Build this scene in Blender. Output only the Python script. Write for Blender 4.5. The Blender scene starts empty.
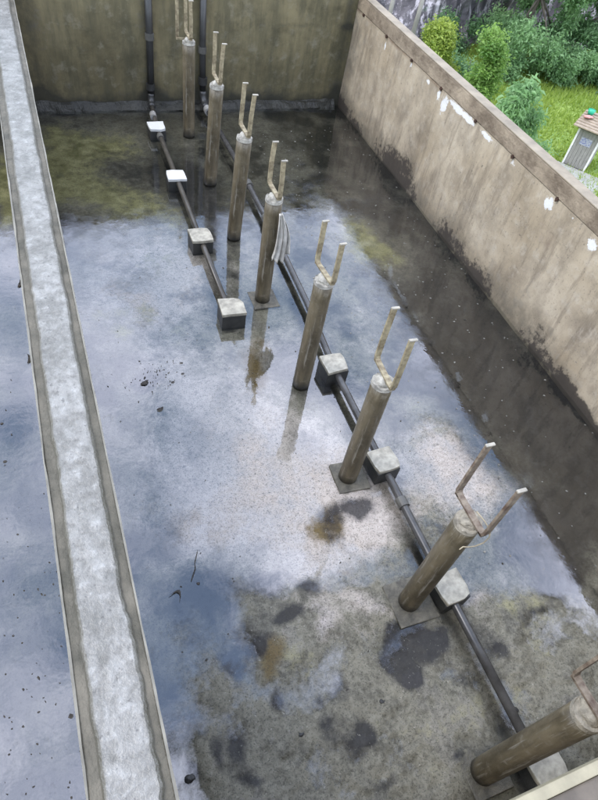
import bpy, bmesh, math, random
import numpy as np
from mathutils import Vector, Matrix

# ------------------------------------------------------------------ camera, sky, sun, exposure
scene = bpy.context.scene
col = scene.collection
cam_data = bpy.data.cameras.new('camera')
cam = bpy.data.objects.new('camera', cam_data)
col.objects.link(cam)
cam_data.sensor_fit = 'VERTICAL'
cam_data.sensor_height = 36.0
cam_data.lens = 26.3
cam_data.clip_start = 0.05
cam_data.clip_end = 3000
cam.matrix_world = Matrix((
    (0.93160024, 0.17279089, -0.31978789, 0.0),
    (-0.3350979, 0.7491168, -0.57143102, 0.0),
    (0.14082041, 0.63950553, 0.75577926, 2.5),
    (0, 0, 0, 1)))
scene.camera = cam

SUN_ELEV, SUN_AZ = math.radians(55), math.radians(-82)      # azimuth from +Y towards +X
world = bpy.data.worlds.new('World')
scene.world = world
world.use_nodes = True
wn, wl = world.node_tree.nodes, world.node_tree.links
bg = wn['Background']
sky = wn.new('ShaderNodeTexSky')
sky.sky_type = 'NISHITA'
sky.sun_disc = False
sky.sun_elevation = SUN_ELEV
sky.sun_rotation = SUN_AZ
sky.air_density = 1.6
sky.dust_density = 0.8
tc = wn.new('ShaderNodeTexCoord')
cn = wn.new('ShaderNodeTexNoise')
cn.inputs['Scale'].default_value = 3.6
cn.inputs['Detail'].default_value = 7
cn.inputs['Roughness'].default_value = 0.55
ramp = wn.new('ShaderNodeValToRGB')
ramp.color_ramp.elements[0].position = 0.40
ramp.color_ramp.elements[0].color = (0.05, 0.05, 0.05, 1)
ramp.color_ramp.elements[1].position = 0.62
ramp.color_ramp.elements[1].color = (0.97, 0.97, 0.97, 1)
mixc = wn.new('ShaderNodeMix')
mixc.data_type = 'RGBA'
mixc.inputs[7].default_value = (9.8, 10.2, 12.1, 1)
cmap = wn.new('ShaderNodeMapping')
cmap.inputs['Location'].default_value = (2.2, 8.1, 1.4)
wl.new(tc.outputs['Generated'], cmap.inputs['Vector'])
wl.new(cmap.outputs[0], cn.inputs['Vector'])
wl.new(cn.outputs['Fac'], ramp.inputs['Fac'])
wl.new(ramp.outputs['Color'], mixc.inputs[0])
wl.new(sky.outputs['Color'], mixc.inputs[6])
wl.new(mixc.outputs[2], bg.inputs['Color'])
bg.inputs['Strength'].default_value = 0.14

sun_data = bpy.data.lights.new('sun', 'SUN')
sun_data.energy = 0.6
sun_data.angle = math.radians(25)
sun_data.color = (1.0, 0.96, 0.9)
sun = bpy.data.objects.new('sun', sun_data)
col.objects.link(sun)
sdir = Vector((math.sin(SUN_AZ) * math.cos(SUN_ELEV), math.cos(SUN_AZ) * math.cos(SUN_ELEV), math.sin(SUN_ELEV)))
sun.rotation_euler = sdir.to_track_quat('Z', 'Y').to_euler()

scene.view_settings.view_transform = 'Standard'
scene.view_settings.look = 'None'
scene.view_settings.gamma = 1.0
scene.view_settings.exposure = 1.48
scene.render.engine = 'CYCLES'
scene.cycles.use_denoising = True
scene.cycles.max_bounces = 6
scene.cycles.diffuse_bounces = 3
scene.cycles.transparent_max_bounces = 12
scene.cycles.caustics_reflective = False

# ------------------------------------------------------------------ helpers
rng = np.random.default_rng(7)
random.seed(7)
S = 2.5


def vnoise(x, y, seed):
    xi, yi = np.floor(x).astype(np.int64), np.floor(y).astype(np.int64)
    xf, yf = x - xi, y - yi

    def h(a, b):
        n = (a * 374761393 + b * 668265263 + seed * 974711) & 0xffffffff
        n = ((n ^ (n >> 13)) * 1274126177) & 0xffffffff
        return ((n ^ (n >> 16)) & 0xffff) / 65535.0
    u, v = xf * xf * (3 - 2 * xf), yf * yf * (3 - 2 * yf)
    return (h(xi, yi) * (1 - u) + h(xi + 1, yi) * u) * (1 - v) + (h(xi, yi + 1) * (1 - u) + h(xi + 1, yi + 1) * u) * v


def fbm(x, y, seed=0, octs=5, gain=0.55):
    x, y = np.asarray(x, float), np.asarray(y, float)
    t, a, n = 0, 1.0, 0
    for k in range(octs):
        t = t + a * (vnoise(x * 2 ** k, y * 2 ** k, seed + 17 * k) - 0.5)
        n += a
        a *= gain
    return t / n * 2.0


def blobs(L, x, y, warp):
    f = 0
    for cx, cy, rx, ry, a in L:
        f = f + a * np.exp(-(((x + warp[0] - cx) / rx) ** 2 + ((y + warp[1] - cy) / ry) ** 2))
    return f


def link(name, mesh, mats, parent=None, smooth=False):
    for m in (mats if isinstance(mats, (list, tuple)) else [mats]):
        mesh.materials.append(m)
    o = bpy.data.objects.new(name, mesh)
    col.objects.link(o)
    if parent:
        o.parent = parent
    if smooth:
        mesh.polygons.foreach_set('use_smooth', [True] * len(mesh.polygons))
    return o


def obj(name, bm, mat, parent=None, smooth=False, recalc=True):
    if recalc:
        bmesh.ops.recalc_face_normals(bm, faces=bm.faces[:])
    me = bpy.data.meshes.new(name)
    bm.to_mesh(me)
    bm.free()
    return link(name, me, mat, parent, smooth)


def pyd(name, verts, faces, mat, parent=None, smooth=False, attrs=None):
    me = bpy.data.meshes.new(name)
    me.from_pydata([tuple(v) for v in np.asarray(verts).tolist()], [], faces if isinstance(faces, list) else faces.tolist())
    for k, v in (attrs or {}).items():
        a = me.attributes.new(k, 'FLOAT', 'POINT')
        a.data.foreach_set('value', np.asarray(v, np.float32).ravel())
    return link(name, me, mat, parent, smooth)


def empty(name, loc):
    e = bpy.data.objects.new(name, None)
    e.empty_display_size = 0.1
    e.location = loc
    col.objects.link(e)
    return e


def tag(o, label, cat, group=None):
    o['label'] = label
    o['category'] = cat
    if group:
        o['group'] = group
    return o


def structure(o):
    o['kind'] = 'structure'
    return o


def box(bm, x0, x1, y0, y1, z0, z1, bevel=0.0, seg=2, rot=None):
    r = bmesh.ops.create_cube(bm, size=1.0)
    vs = r['verts']
    bmesh.ops.scale(bm, vec=(x1 - x0, y1 - y0, z1 - z0), verts=vs)
    if rot is not None:
        bmesh.ops.transform(bm, matrix=rot, verts=vs)
    bmesh.ops.translate(bm, vec=((x0 + x1) / 2, (y0 + y1) / 2, (z0 + z1) / 2), verts=vs)
    if bevel:
        es = list({e for v in vs for e in v.link_edges})
        bmesh.ops.bevel(bm, geom=es, offset=bevel, segments=seg, affect='EDGES', profile=0.6)
    return bm


def tube(bm, pts, radii, seg=12, cap=True):
    pts = [Vector(p) for p in pts]
    if not isinstance(radii, (list, tuple)):
        radii = [radii] * len(pts)
    rings = []
    nrm = None
    for i, p in enumerate(pts):
        a = pts[max(i - 1, 0)]
        b = pts[min(i + 1, len(pts) - 1)]
        t = (b - a).normalized()
        if nrm is None:
            nrm = t.orthogonal().normalized()
        else:
            nrm = (nrm - t * nrm.dot(t)).normalized()
        bi = t.cross(nrm)
        rings.append([bm.verts.new(p + (nrm * math.cos(2 * math.pi * k / seg) + bi * math.sin(2 * math.pi * k / seg)) * radii[i]) for k in range(seg)])
    for r0, r1 in zip(rings, rings[1:]):
        for k in range(seg):
            bm.faces.new((r0[k], r0[(k + 1) % seg], r1[(k + 1) % seg], r1[k]))
    if cap:
        bm.faces.new(rings[0][::-1])
        bm.faces.new(rings[-1])
    return bm


def bend(a, b, c, n=6, r=0.06):
    """points of a rounded corner at b"""
    a, b, c = Vector(a), Vector(b), Vector(c)
    p, q = b + (a - b).normalized() * r, b + (c - b).normalized() * r
    return [(p * (1 - t) ** 2 + b * 2 * t * (1 - t) + q * t * t) for t in [i / n for i in range(n + 1)]]


def slab(name, P0, U, V, N, nu, nv, thick, disp, mat, attr_fn=None, parent=None):
    """closed slab: front face a displaced grid (P0 + u U + v V, moved along N), flat back"""
    P0, U, V, N = map(np.array, (P0, U, V, N))
    u, v = np.meshgrid(np.linspace(0, 1, nu), np.linspace(0, 1, nv))
    P = P0 + u[..., None] * U + v[..., None] * V
    P = P + disp(P)[..., None] * N
    verts = P.reshape(-1, 3)
    idx = np.arange(nu * nv).reshape(nv, nu)
    quads = np.stack([idx[:-1, :-1], idx[:-1, 1:], idx[1:, 1:], idx[1:, :-1]], -1).reshape(-1, 4)
    back = np.array([P0, P0 + U, P0 + U + V, P0 + V]) - N * thick
    b = nu * nv
    faces = quads.tolist()
    faces += [[b + 3, b + 2, b + 1, b],
              idx[0, ::-1].tolist() + [b, b + 1],
              idx[-1, :].tolist() + [b + 2, b + 3],
              idx[:, 0].tolist() + [b + 3, b],
              idx[::-1, -1].tolist() + [b + 1, b + 2]]
    attrs = attr_fn(np.vstack([verts, back])) if attr_fn else None
    return pyd(name, np.vstack([verts, back]), faces, mat, parent, False, attrs)


# ------------------------------------------------------------------ materials
class NT:
    def __init__(self, name):
        self.m = bpy.data.materials.new(name)
        self.m.use_nodes = True
        self.n, self.l = self.m.node_tree.nodes, self.m.node_tree.links
        self.b = self.n['Principled BSDF']
        self._tc = None

    def coord(self, kind='Object'):
        if self._tc is None:
            self._tc = self.n.new('ShaderNodeTexCoord')
        return self._tc.outputs[kind]

    def geo(self):
        return self.n.new('ShaderNodeNewGeometry').outputs['Position']

    def put(self, sock, v):
        if hasattr(v, 'is_output') or isinstance(v, bpy.types.NodeSocket):
            self.l.new(v, sock)
        elif isinstance(v, (tuple, list)):
            sock.default_value = (*v, 1) if len(v) == 3 and len(sock.default_value) == 4 else v
        else:
            sock.default_value = v

    def noise(self, scale, detail=5, rough=0.55, vec=None, stretch=None, dist=0.0):
        t = self.n.new('ShaderNodeTexNoise')
        t.inputs['Scale'].default_value = scale
        t.inputs['Detail'].default_value = detail
        t.inputs['Roughness'].default_value = rough
        t.inputs['Distortion'].default_value = dist
        v = vec if vec is not None else self.geo()
        if stretch:
            mp = self.n.new('ShaderNodeMapping')
            mp.inputs['Scale'].default_value = stretch
            self.l.new(v, mp.inputs['Vector'])
            v = mp.outputs[0]
        self.l.new(v, t.inputs['Vector'])
        return t.outputs['Fac']

    def voro(self, scale, vec=None):
        t = self.n.new('ShaderNodeTexVoronoi')
        t.inputs['Scale'].default_value = scale
        self.l.new(vec if vec is not None else self.geo(), t.inputs['Vector'])
        return t.outputs['Distance']

    def ramp(self, fac, *stops):
        r = self.n.new('ShaderNodeValToRGB')
        e = r.color_ramp.elements
        while len(e) < len(stops):
            e.new(0.5)
        for el, (p, c) in zip(e, stops):
            el.position = p
            el.color = (c, c, c, 1) if isinstance(c, (int, float)) else (*c, 1)
        self.l.new(fac, r.inputs['Fac'])
        return r.outputs['Color']

    def mix(self, fac, a, b, mode='MIX'):
        m = self.n.new('ShaderNodeMix')
        m.data_type = 'RGBA'
        m.blend_type = mode
        self.put(m.inputs[0], fac)
        self.put(m.inputs[6], a)
        self.put(m.inputs[7], b)
        return m.outputs[2]

    def math(self, op, a, b=0.0, c=None, clamp=False):
        m = self.n.new('ShaderNodeMath')
        m.operation = op
        m.use_clamp = clamp
        self.put(m.inputs[0], a)
        self.put(m.inputs[1], b)
        if c is not None:
            self.put(m.inputs[2], c)
        return m.outputs[0]

    def attr(self, name):
        a = self.n.new('ShaderNodeAttribute')
        a.attribute_name = name
        return a.outputs['Fac']

    def bump(self, h, strength=0.3, dist=0.01, sock=None):
        b = self.n.new('ShaderNodeBump')
        b.inputs['Strength'].default_value = strength
        b.inputs['Distance'].default_value = dist
        self.l.new(h, b.inputs['Height'])
        self.l.new(b.outputs[0], sock if sock is not None else self.b.inputs['Normal'])
        return b.outputs[0]

    def edge(self, mask, noise, amt=0.5, lo=0.42, hi=0.58):
        """ragged-edged version of a soft 0..1 mask"""
        v = self.math('ADD', mask, self.math('MULTIPLY', self.math('SUBTRACT', noise, 0.5), amt * 2))
        return self.ramp(v, (lo, 0), (hi, 1))

    def done(self, color=None, rough=None, metal=None, ior=None):
        if color is not None:
            self.put(self.b.inputs['Base Color'], color)
        if rough is not None:
            self.put(self.b.inputs['Roughness'], rough)
        if metal is not None:
            self.b.inputs['Metallic'].default_value = metal
        if ior is not None:
            self.b.inputs['IOR'].default_value = ior
        return self.m


def simple(name, c, rough=0.7, var=0.35, scale=25, metal=0.0, bump=0.25, bd=0.004, stretch=None, c2=None):
    t = NT(name)
    n = t.noise(scale, 6, 0.6, t.coord(), stretch)
    d = tuple(x * (1 - var) for x in c) if c2 is None else c2
    cc = t.mix(t.ramp(n, (0.35, 0), (0.65, 1)), d, c)
    n2 = t.noise(scale * 6, 3, 0.6, t.coord())
    t.bump(n2, bump, bd)
    return t.done(cc, rough, metal)


M = {}

# wet tank floor
t = NT('floor_concrete')
n1, n2, n3 = t.noise(9, 6, 0.62), t.noise(45, 5, 0.65), t.noise(160, 3, 0.6)
nw = t.noise(22, 7, 0.7)
c = t.mix(t.ramp(n1, (0.35, 0), (0.65, 1)), (0.082, 0.075, 0.057), (0.180, 0.167, 0.130))
c = t.mix(t.ramp(n2, (0.40, 0), (0.62, 0.6)), c, (0.235, 0.22, 0.178))
c = t.mix(t.edge(t.attr('pale'), t.noise(10, 8, 0.72), 0.85, 0.25, 0.80), c, t.mix(n2, (0.24, 0.205, 0.175), (0.56, 0.505, 0.47)))
c = t.mix(t.edge(t.attr('algae'), t.noise(9, 8, 0.72), 0.8, 0.30, 0.75), c, t.mix(t.ramp(n1, (0.35, 0), (0.65, 1)), (0.10, 0.095, 0.036), (0.26, 0.24, 0.12)))
c = t.mix(t.edge(t.attr('brown'), nw, 0.45, 0.35, 0.8), c, (0.12, 0.085, 0.035))
st = t.math('MULTIPLY', t.edge(t.attr('stain'), t.noise(16, 7, 0.72), 0.55, 0.30, 0.72), 0.93)
c = t.mix(t.math('MULTIPLY', st, 0.94), c, (0.014, 0.013, 0.016))
c = t.mix(t.ramp(n3, (0.34, 0.6), (0.46, 0)), c, (0.02, 0.02, 0.015))
c = t.mix(t.ramp(t.noise(60, 6, 0.75), (0.36, 0.5), (0.46, 0)), c, (0.03, 0.027, 0.02))
c = t.mix(t.ramp(t.noise(75, 4, 0.7), (0.64, 0), (0.72, 0.55)), c, (0.42, 0.40, 0.35))
c = t.mix(t.attr('silt_shade'), c, t.mix(n2, (0.004, 0.0045, 0.0045), (0.015, 0.015, 0.014)))  # dark silt colour, also used for the painted shade by pipes and posts
h = t.math('ADD', n2, t.math('MULTIPLY', n3, 0.5))
t.bump(h, 0.45, 0.006)
t.l.new(t.ramp(t.attr('wetfilm'), (0.0, 0.24), (0.6, 0.0)), t.b.inputs['Specular IOR Level'])
M['floor'] = t.done(c, t.ramp(n1, (0.35, 0.30), (0.65, 0.5)), ior=1.5)

# thin film of murky standing water; it breaks up over the grains where it is shallow
t = NT('water')
for nd in list(t.n):
    if nd.type != 'OUTPUT_MATERIAL':
        t.n.remove(nd)
out = [n for n in t.n if n.type == 'OUTPUT_MATERIAL'][0]
fr = t.n.new('ShaderNodeFresnel')
fr.inputs['IOR'].default_value = 2.12
gl = t.n.new('ShaderNodeBsdfGlossy')
gl.inputs['Color'].default_value = (0.95, 0.96, 1.0, 1)
tr = t.n.new('ShaderNodeBsdfTransparent')
mx = t.n.new('ShaderNodeMixShader')
dep = t.math('ADD', t.attr('depth'), t.math('MULTIPLY', t.math('SUBTRACT', t.noise(55, 5, 0.7), 0.5), 0.9))
wet = t.ramp(dep, (0.18, 0.0), (0.95, 1.0))
scum = t.ramp(t.noise(3.0, 6, 0.65), (0.42, 0.02), (0.66, 0.075))
scum = t.math('MAXIMUM', scum, t.math('MULTIPLY', t.attr('scum'), t.ramp(t.noise(6, 6, 0.7), (0.36, 0.03), (0.62, 0.24))))
t.l.new(t.math('MAXIMUM', scum, t.ramp(dep, (0.1, 0.34), (0.9, 0.02))), gl.inputs['Roughness'])
t.l.new(t.mix(wet, (0.97, 0.97, 0.95), (0.80, 0.81, 0.78)), tr.inputs['Color'])
rip = t.math('ADD', t.noise(7, 4, 0.55), t.math('MULTIPLY', t.noise(30, 2, 0.5), 0.06))
bnode = t.n.new('ShaderNodeBump')
bnode.inputs['Strength'].default_value = 0.11
bnode.inputs['Distance'].default_value = 0.01
t.l.new(rip, bnode.inputs['Height'])
t.l.new(bnode.outputs[0], gl.inputs['Normal'])
bf = t.n.new('ShaderNodeNewGeometry').outputs['Backfacing']
t.l.new(t.math('MULTIPLY', t.math('MULTIPLY', fr.outputs[0], wet), t.math('SUBTRACT', 1.0, bf)), mx.inputs[0])
t.l.new(tr.outputs[0], mx.inputs[1])
t.l.new(gl.outputs[0], mx.inputs[2])
t.l.new(mx.outputs[0], out.inputs['Surface'])
M['water'] = t.m

# right wall: pale weathered render, peeled whitewash under the coping, black mould at the foot
t = NT('wall_render')
n1, n2, n3 = t.noise(2.2, 6, 0.6), t.noise(14, 6, 0.65), t.noise(90, 4, 0.6)
ns = t.noise(4, 7, 0.65, stretch=(1, 1.1, 0.8))
c = t.mix(t.ramp(n1, (0.35, 0), (0.65, 1)), (0.30, 0.240, 0.158), (0.43, 0.362, 0.262))
c = t.mix(t.ramp(ns, (0.44, 0), (0.66, 0.7)), c, (0.165, 0.132, 0.092))
c = t.mix(t.ramp(n2, (0.52, 0), (0.70, 0.55)), c, (0.42, 0.37, 0.29))
c = t.mix(t.ramp(n3, (0.60, 0), (0.70, 0.45)), c, (0.07, 0.06, 0.05))
nv_ = t.noise(11, 7, 0.7, stretch=(1, 1, 0.16))
c = t.mix(t.ramp(nv_, (0.52, 0), (0.64, 0.5)), c, (0.12, 0.092, 0.062))
c = t.mix(t.ramp(t.noise(42, 5, 0.7), (0.30, 0.7), (0.40, 0)), c, (0.09, 0.075, 0.055))
c = t.mix(t.math('MULTIPLY', t.edge(t.attr('rust'), n2, 0.4, 0.3, 0.8), 0.75), c, (0.13, 0.075, 0.04))
c = t.mix(t.math('MULTIPLY', t.edge(t.attr('damp_dark'), n2, 0.5, 0.25, 0.85), 0.75), c, (0.085, 0.072, 0.05))
c = t.mix(t.math('MULTIPLY', t.edge(t.attr('mould'), t.noise(20, 7, 0.75), 0.85, 0.42, 0.66), 0.9), c, (0.024, 0.018, 0.013))
c = t.mix(t.edge(t.attr('tide'), n2, 0.3, 0.4, 0.6), c, (0.30, 0.26, 0.16))
c = t.mix(t.edge(t.attr('peel'), t.noise(38, 6, 0.75), 0.95, 0.42, 0.58), c, t.mix(n3, (0.50, 0.49, 0.46), (0.66, 0.65, 0.63)))
t.bump(t.math('ADD', n2, t.math('MULTIPLY', n3, 0.35)), 0.35, 0.008)
M['rwall'] = t.done(c, 0.8)

# back wall: darker, mossy
t = NT('wall_mossy')
n1, n2, n3 = t.noise(1.7, 6, 0.6), t.noise(11, 6, 0.65), t.noise(80, 4, 0.6)
ns = t.noise(5, 6, 0.65, stretch=(2.2, 1, 0.35))
c = t.mix(t.ramp(n1, (0.33, 0), (0.66, 1)), (0.092, 0.076, 0.036), (0.200, 0.168, 0.088))
c = t.mix(t.ramp(ns, (0.40, 0), (0.64, 0.7)), c, (0.060, 0.056, 0.030))
c = t.mix(t.ramp(n2, (0.54, 0), (0.72, 0.6)), c, (0.23, 0.21, 0.15))
c = t.mix(t.ramp(t.noise(3.3, 7, 0.7), (0.50, 0), (0.66, 0.6)), c, (0.042, 0.038, 0.018))
c = t.mix(t.math('MULTIPLY', t.edge(t.attr('damp_dark'), n2, 0.5, 0.3, 0.8), 0.85), c, (0.020, 0.020, 0.014))
c = t.mix(t.math('MULTIPLY', t.edge(t.attr('drip'), n2, 0.3, 0.42, 0.58), 0.8), c, (0.5, 0.5, 0.48))
t.bump(t.math('ADD', n2, t.math('MULTIPLY', n3, 0.35)), 0.4, 0.008)
M['bwall'] = t.done(c, 0.75)

t = NT('divider_screed')
n1, n2, n3 = t.noise(7, 6, 0.62), t.noise(30, 6, 0.68), t.noise(120, 3, 0.6)
c = t.mix(t.ramp(n1, (0.36, 0), (0.62, 1)), (0.12, 0.113, 0.094), (0.20, 0.191, 0.168))
c = t.mix(t.ramp(n2, (0.34, 0.8), (0.50, 0)), c, (0.075, 0.068, 0.052))
c = t.mix(t.ramp(n2, (0.54, 0), (0.70, 0.7)), c, (0.30, 0.293, 0.27))
ng = t.noise(5, 7, 0.72)
c = t.mix(t.math('MULTIPLY', t.edge(t.attr('rim'), ng, 0.8, 0.35, 0.8), 0.8), c, (0.070, 0.064, 0.045))
c = t.mix(t.ramp(t.noise(9, 7, 0.75, stretch=(1, 0.6, 1)), (0.53, 0), (0.63, 0.65)), c, (0.075, 0.070, 0.054))
c = t.mix(t.ramp(t.noise(70, 4, 0.6), (0.30, 0.8), (0.40, 0)), c, (0.05, 0.045, 0.035))
t.bump(t.math('ADD', n2, t.math('MULTIPLY', n3, 0.4)), 0.6, 0.008)
M['screed'] = t.done(c, 0.32, ior=1.7)

M['margin'] = simple('divider_margin', (0.115, 0.10, 0.07), 0.6, 0.55, 9, bump=0.7, bd=0.008, c2=(0.045, 0.040, 0.024))
M['lip'] = simple('cement_lip', (0.20, 0.185, 0.145), 0.6, 0.4, 12, bump=0.3)
M['coping'] = simple('coping_concrete', (0.31, 0.25, 0.175), 0.8, 0.5, 7, stretch=(1, 0.8, 1), bump=0.8, bd=0.01, c2=(0.13, 0.098, 0.065))
M['coping_edge'] = simple('coping_edge', (0.27, 0.225, 0.16), 0.7, 0.35, 9)
M['near_coping'] = simple('near_coping', (0.13, 0.105, 0.078), 0.7, 0.45, 10)
M['cream'] = simple('cream_edge', (0.30, 0.265, 0.175), 0.65, 0.25, 14)
M['dark_hole'] = simple('rusted_hole', (0.06, 0.028, 0.014), 0.9, 0.6, 60)

t = NT('post_pipe')
n1, n2 = t.noise(5, 5, 0.6, t.coord(), (3, 3, 0.7)), t.noise(26, 5, 0.65, t.coord())
c = t.mix(t.ramp(n1, (0.36, 0), (0.64, 1)), (0.055, 0.043, 0.023), (0.145, 0.118, 0.072))
c = t.mix(t.ramp(n2, (0.56, 0), (0.72, 0.45)), c, (0.26, 0.24, 0.19))
c = t.mix(t.ramp(n2, (0.26, 0.7), (0.40, 0)), c, (0.05, 0.04, 0.028))
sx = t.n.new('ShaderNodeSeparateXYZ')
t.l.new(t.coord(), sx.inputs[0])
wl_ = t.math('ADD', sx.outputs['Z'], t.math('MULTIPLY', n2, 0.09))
nst = t.noise(9, 6, 0.7, t.coord(), (5, 5, 0.35))
c = t.mix(t.ramp(nst, (0.57, 0), (0.70, 0.7)), c, (0.34, 0.32, 0.27))
c = t.mix(t.ramp(nst, (0.28, 0.8), (0.42, 0)), c, (0.045, 0.034, 0.02))
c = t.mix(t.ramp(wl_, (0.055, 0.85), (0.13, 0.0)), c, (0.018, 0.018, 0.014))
t.bump(n2, 0.25, 0.004)
M['post'] = t.done(c, t.ramp(n2, (0.35, 0.38), (0.65, 0.6)))

M['grout'] = simple('white_grout', (0.42, 0.395, 0.335), 0.85, 0.55, 30, bump=0.7, bd=0.008)
M['rust_grout'] = simple('stained_grout', (0.36, 0.32, 0.245), 0.85, 0.55, 26, bump=0.7, bd=0.008)
M['bar'] = simple('bracket_bar', (0.31, 0.265, 0.165), 0.6, 0.4, 34, c2=(0.12, 0.09, 0.05), bump=0.5)
M['bar_rust'] = simple('bracket_bar_rusty', (0.22, 0.18, 0.13), 0.65, 0.5, 30, c2=(0.08, 0.05, 0.033), bump=0.5)
M['bar_tip'] = simple('bracket_tip', (0.33, 0.30, 0.24), 0.5, 0.4, 30)
M['pad'] = simple('base_pad', (0.115, 0.104, 0.076), 0.55, 0.65, 30, bump=0.8)
M['block'] = simple('block_body', (0.030, 0.030, 0.026), 0.5, 0.5, 25, bump=0.5)
M['cap'] = simple('block_cap', (0.42, 0.39, 0.31), 0.55, 0.5, 22)
M['cap_white'] = simple('block_cap_white', (0.60, 0.60, 0.57), 0.5, 0.12, 12)
M['pipe'] = simple('grey_pipe', (0.075, 0.073, 0.070), 0.24, 0.6, 9, bump=0.1, bd=0.002)
M['pipe_brown'] = simple('brown_pipe', (0.085, 0.076, 0.062), 0.28, 0.5, 8, bump=0.1, bd=0.002)
M['pipe_dark'] = simple('dark_pipe', (0.036, 0.036, 0.034), 0.4, 0.4, 10, bump=0.2, bd=0.002)
M['collar'] = simple('pipe_collar', (0.10, 0.097, 0.085), 0.5, 0.4, 16)
M['white_plastic'] = simple('white_plastic', (0.40, 0.39, 0.36), 0.4, 0.5, 20)
M['cloth'] = simple('dirty_cloth', (0.55, 0.52, 0.46), 0.9, 0.45, 14, bump=0.5)
M['cord'] = simple('cord', (0.33, 0.28, 0.19), 0.9, 0.3, 50)
M['silt_shade'] = simple('silt_shade', (0.034, 0.033, 0.025), 0.6, 0.6, 9, bump=0.8, bd=0.012)
M['litter'] = simple('dead_leaf', (0.035, 0.026, 0.016), 0.6, 0.6, 40)
M['stone'] = simple('stone', (0.20, 0.19, 0.16), 0.7, 0.5, 30, bump=0.6)
M['darkstone'] = simple('dark_stone', (0.03, 0.029, 0.026), 0.5, 0.5, 30, bump=0.6)

# outside
t = NT('ground_grass')
n1, n2 = t.noise(0.35, 5, 0.6), t.noise(4, 5, 0.65)
c = t.mix(t.ramp(n1, (0.38, 0), (0.62, 1)), (0.17, 0.27, 0.06), (0.28, 0.37, 0.08))
c = t.mix(t.ramp(n2, (0.45, 0), (0.7, 0.5)), c, (0.17, 0.20, 0.06))
M['ground'] = t.done(c, 0.9)


def leafmat(name, dark, light, trans=0.45):
    t = NT(name)
    c = t.mix(t.attr('tint'), dark, light)
    nds, lk = t.n, t.l
    out = [n for n in nds if n.type == 'OUTPUT_MATERIAL'][0]
    tl = nds.new('ShaderNodeBsdfTranslucent')
    ms = nds.new('ShaderNodeMixShader')
    ms.inputs[0].default_value = trans
    lk.new(c, tl.inputs['Color'])
    lk.new(t.b.outputs[0], ms.inputs[1])
    lk.new(tl.outputs[0], ms.inputs[2])
    lk.new(ms.outputs[0], out.inputs['Surface'])
    return t.done(c, 0.5)


M['grass'] = leafmat('grass_blades', (0.22, 0.32, 0.05), (0.40, 0.50, 0.10))
M['leaf_y'] = leafmat('leaf_yellow_green', (0.16, 0.25, 0.03), (0.38, 0.45, 0.09))
M['leaf_g'] = leafmat('leaf_green', (0.12, 0.24, 0.05), (0.29, 0.44, 0.11))
M['leaf_b'] = leafmat('leaf_bluish', (0.12, 0.24, 0.09), (0.29, 0.46, 0.21))
M['leaf_d'] = leafmat('leaf_dark', (0.07, 0.16, 0.065), (0.20, 0.34, 0.15))
M['bark'] = simple('bark', (0.12, 0.10, 0.08), 0.9, 0.5, 6)
M['palebark'] = simple('pale_bark', (0.42, 0.38, 0.37), 0.9, 0.4, 2, stretch=(1, 1, 0.3))

t = NT('cliff_rock')
n1 = t.noise(0.5, 7, 0.65, stretch=(1.3, 1.3, 0.22))
n2 = t.noise(1.6, 7, 0.7, stretch=(1, 1, 0.10))
c = t.mix(t.ramp(n1, (0.38, 0), (0.62, 1)), (0.045, 0.040, 0.048), (0.15, 0.135, 0.145))
c = t.mix(t.ramp(n2, (0.51, 0), (0.60, 0.9)), c, (0.50, 0.46, 0.49))
c = t.mix(t.ramp(t.noise(1.2, 5, 0.6), (0.58, 0), (0.68, 0.6)), c, (0.05, 0.09, 0.05))
M['cliff'] = t.done(c, 0.85)

M['hut_wall'] = simple('hut_planks', (0.33, 0.31, 0.29), 0.8, 0.4, 5, stretch=(6, 6, 0.6))
M['hut_post'] = simple('hut_post', (0.78, 0.75, 0.74), 0.7, 0.2, 8)
M['hut_roof'] = simple('hut_roof', (0.36, 0.285, 0.205), 0.8, 0.35, 5)
M['green'] = simple('green_plastic', (0.02, 0.42, 0.24), 0.35, 0.2, 10)
M['pink'] = simple('pink_cloth', (0.62, 0.30, 0.27), 0.8, 0.3, 14)
M['hut_dark'] = simple('hut_beam', (0.06, 0.05, 0.045), 0.8, 0.4, 8)
M['apron'] = simple('pale_apron', (0.35, 0.35, 0.31), 0.9, 0.3, 3)
t = NT('sign_print')
n1 = t.noise(9, 4, 0.6, t.coord(), (1, 1, 2.2))
M['sign'] = t.done(t.mix(t.ramp(n1, (0.47, 0), (0.53, 1)), (0.42, 0.42, 0.46), (0.20, 0.21, 0.36)), 0.6)

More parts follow.
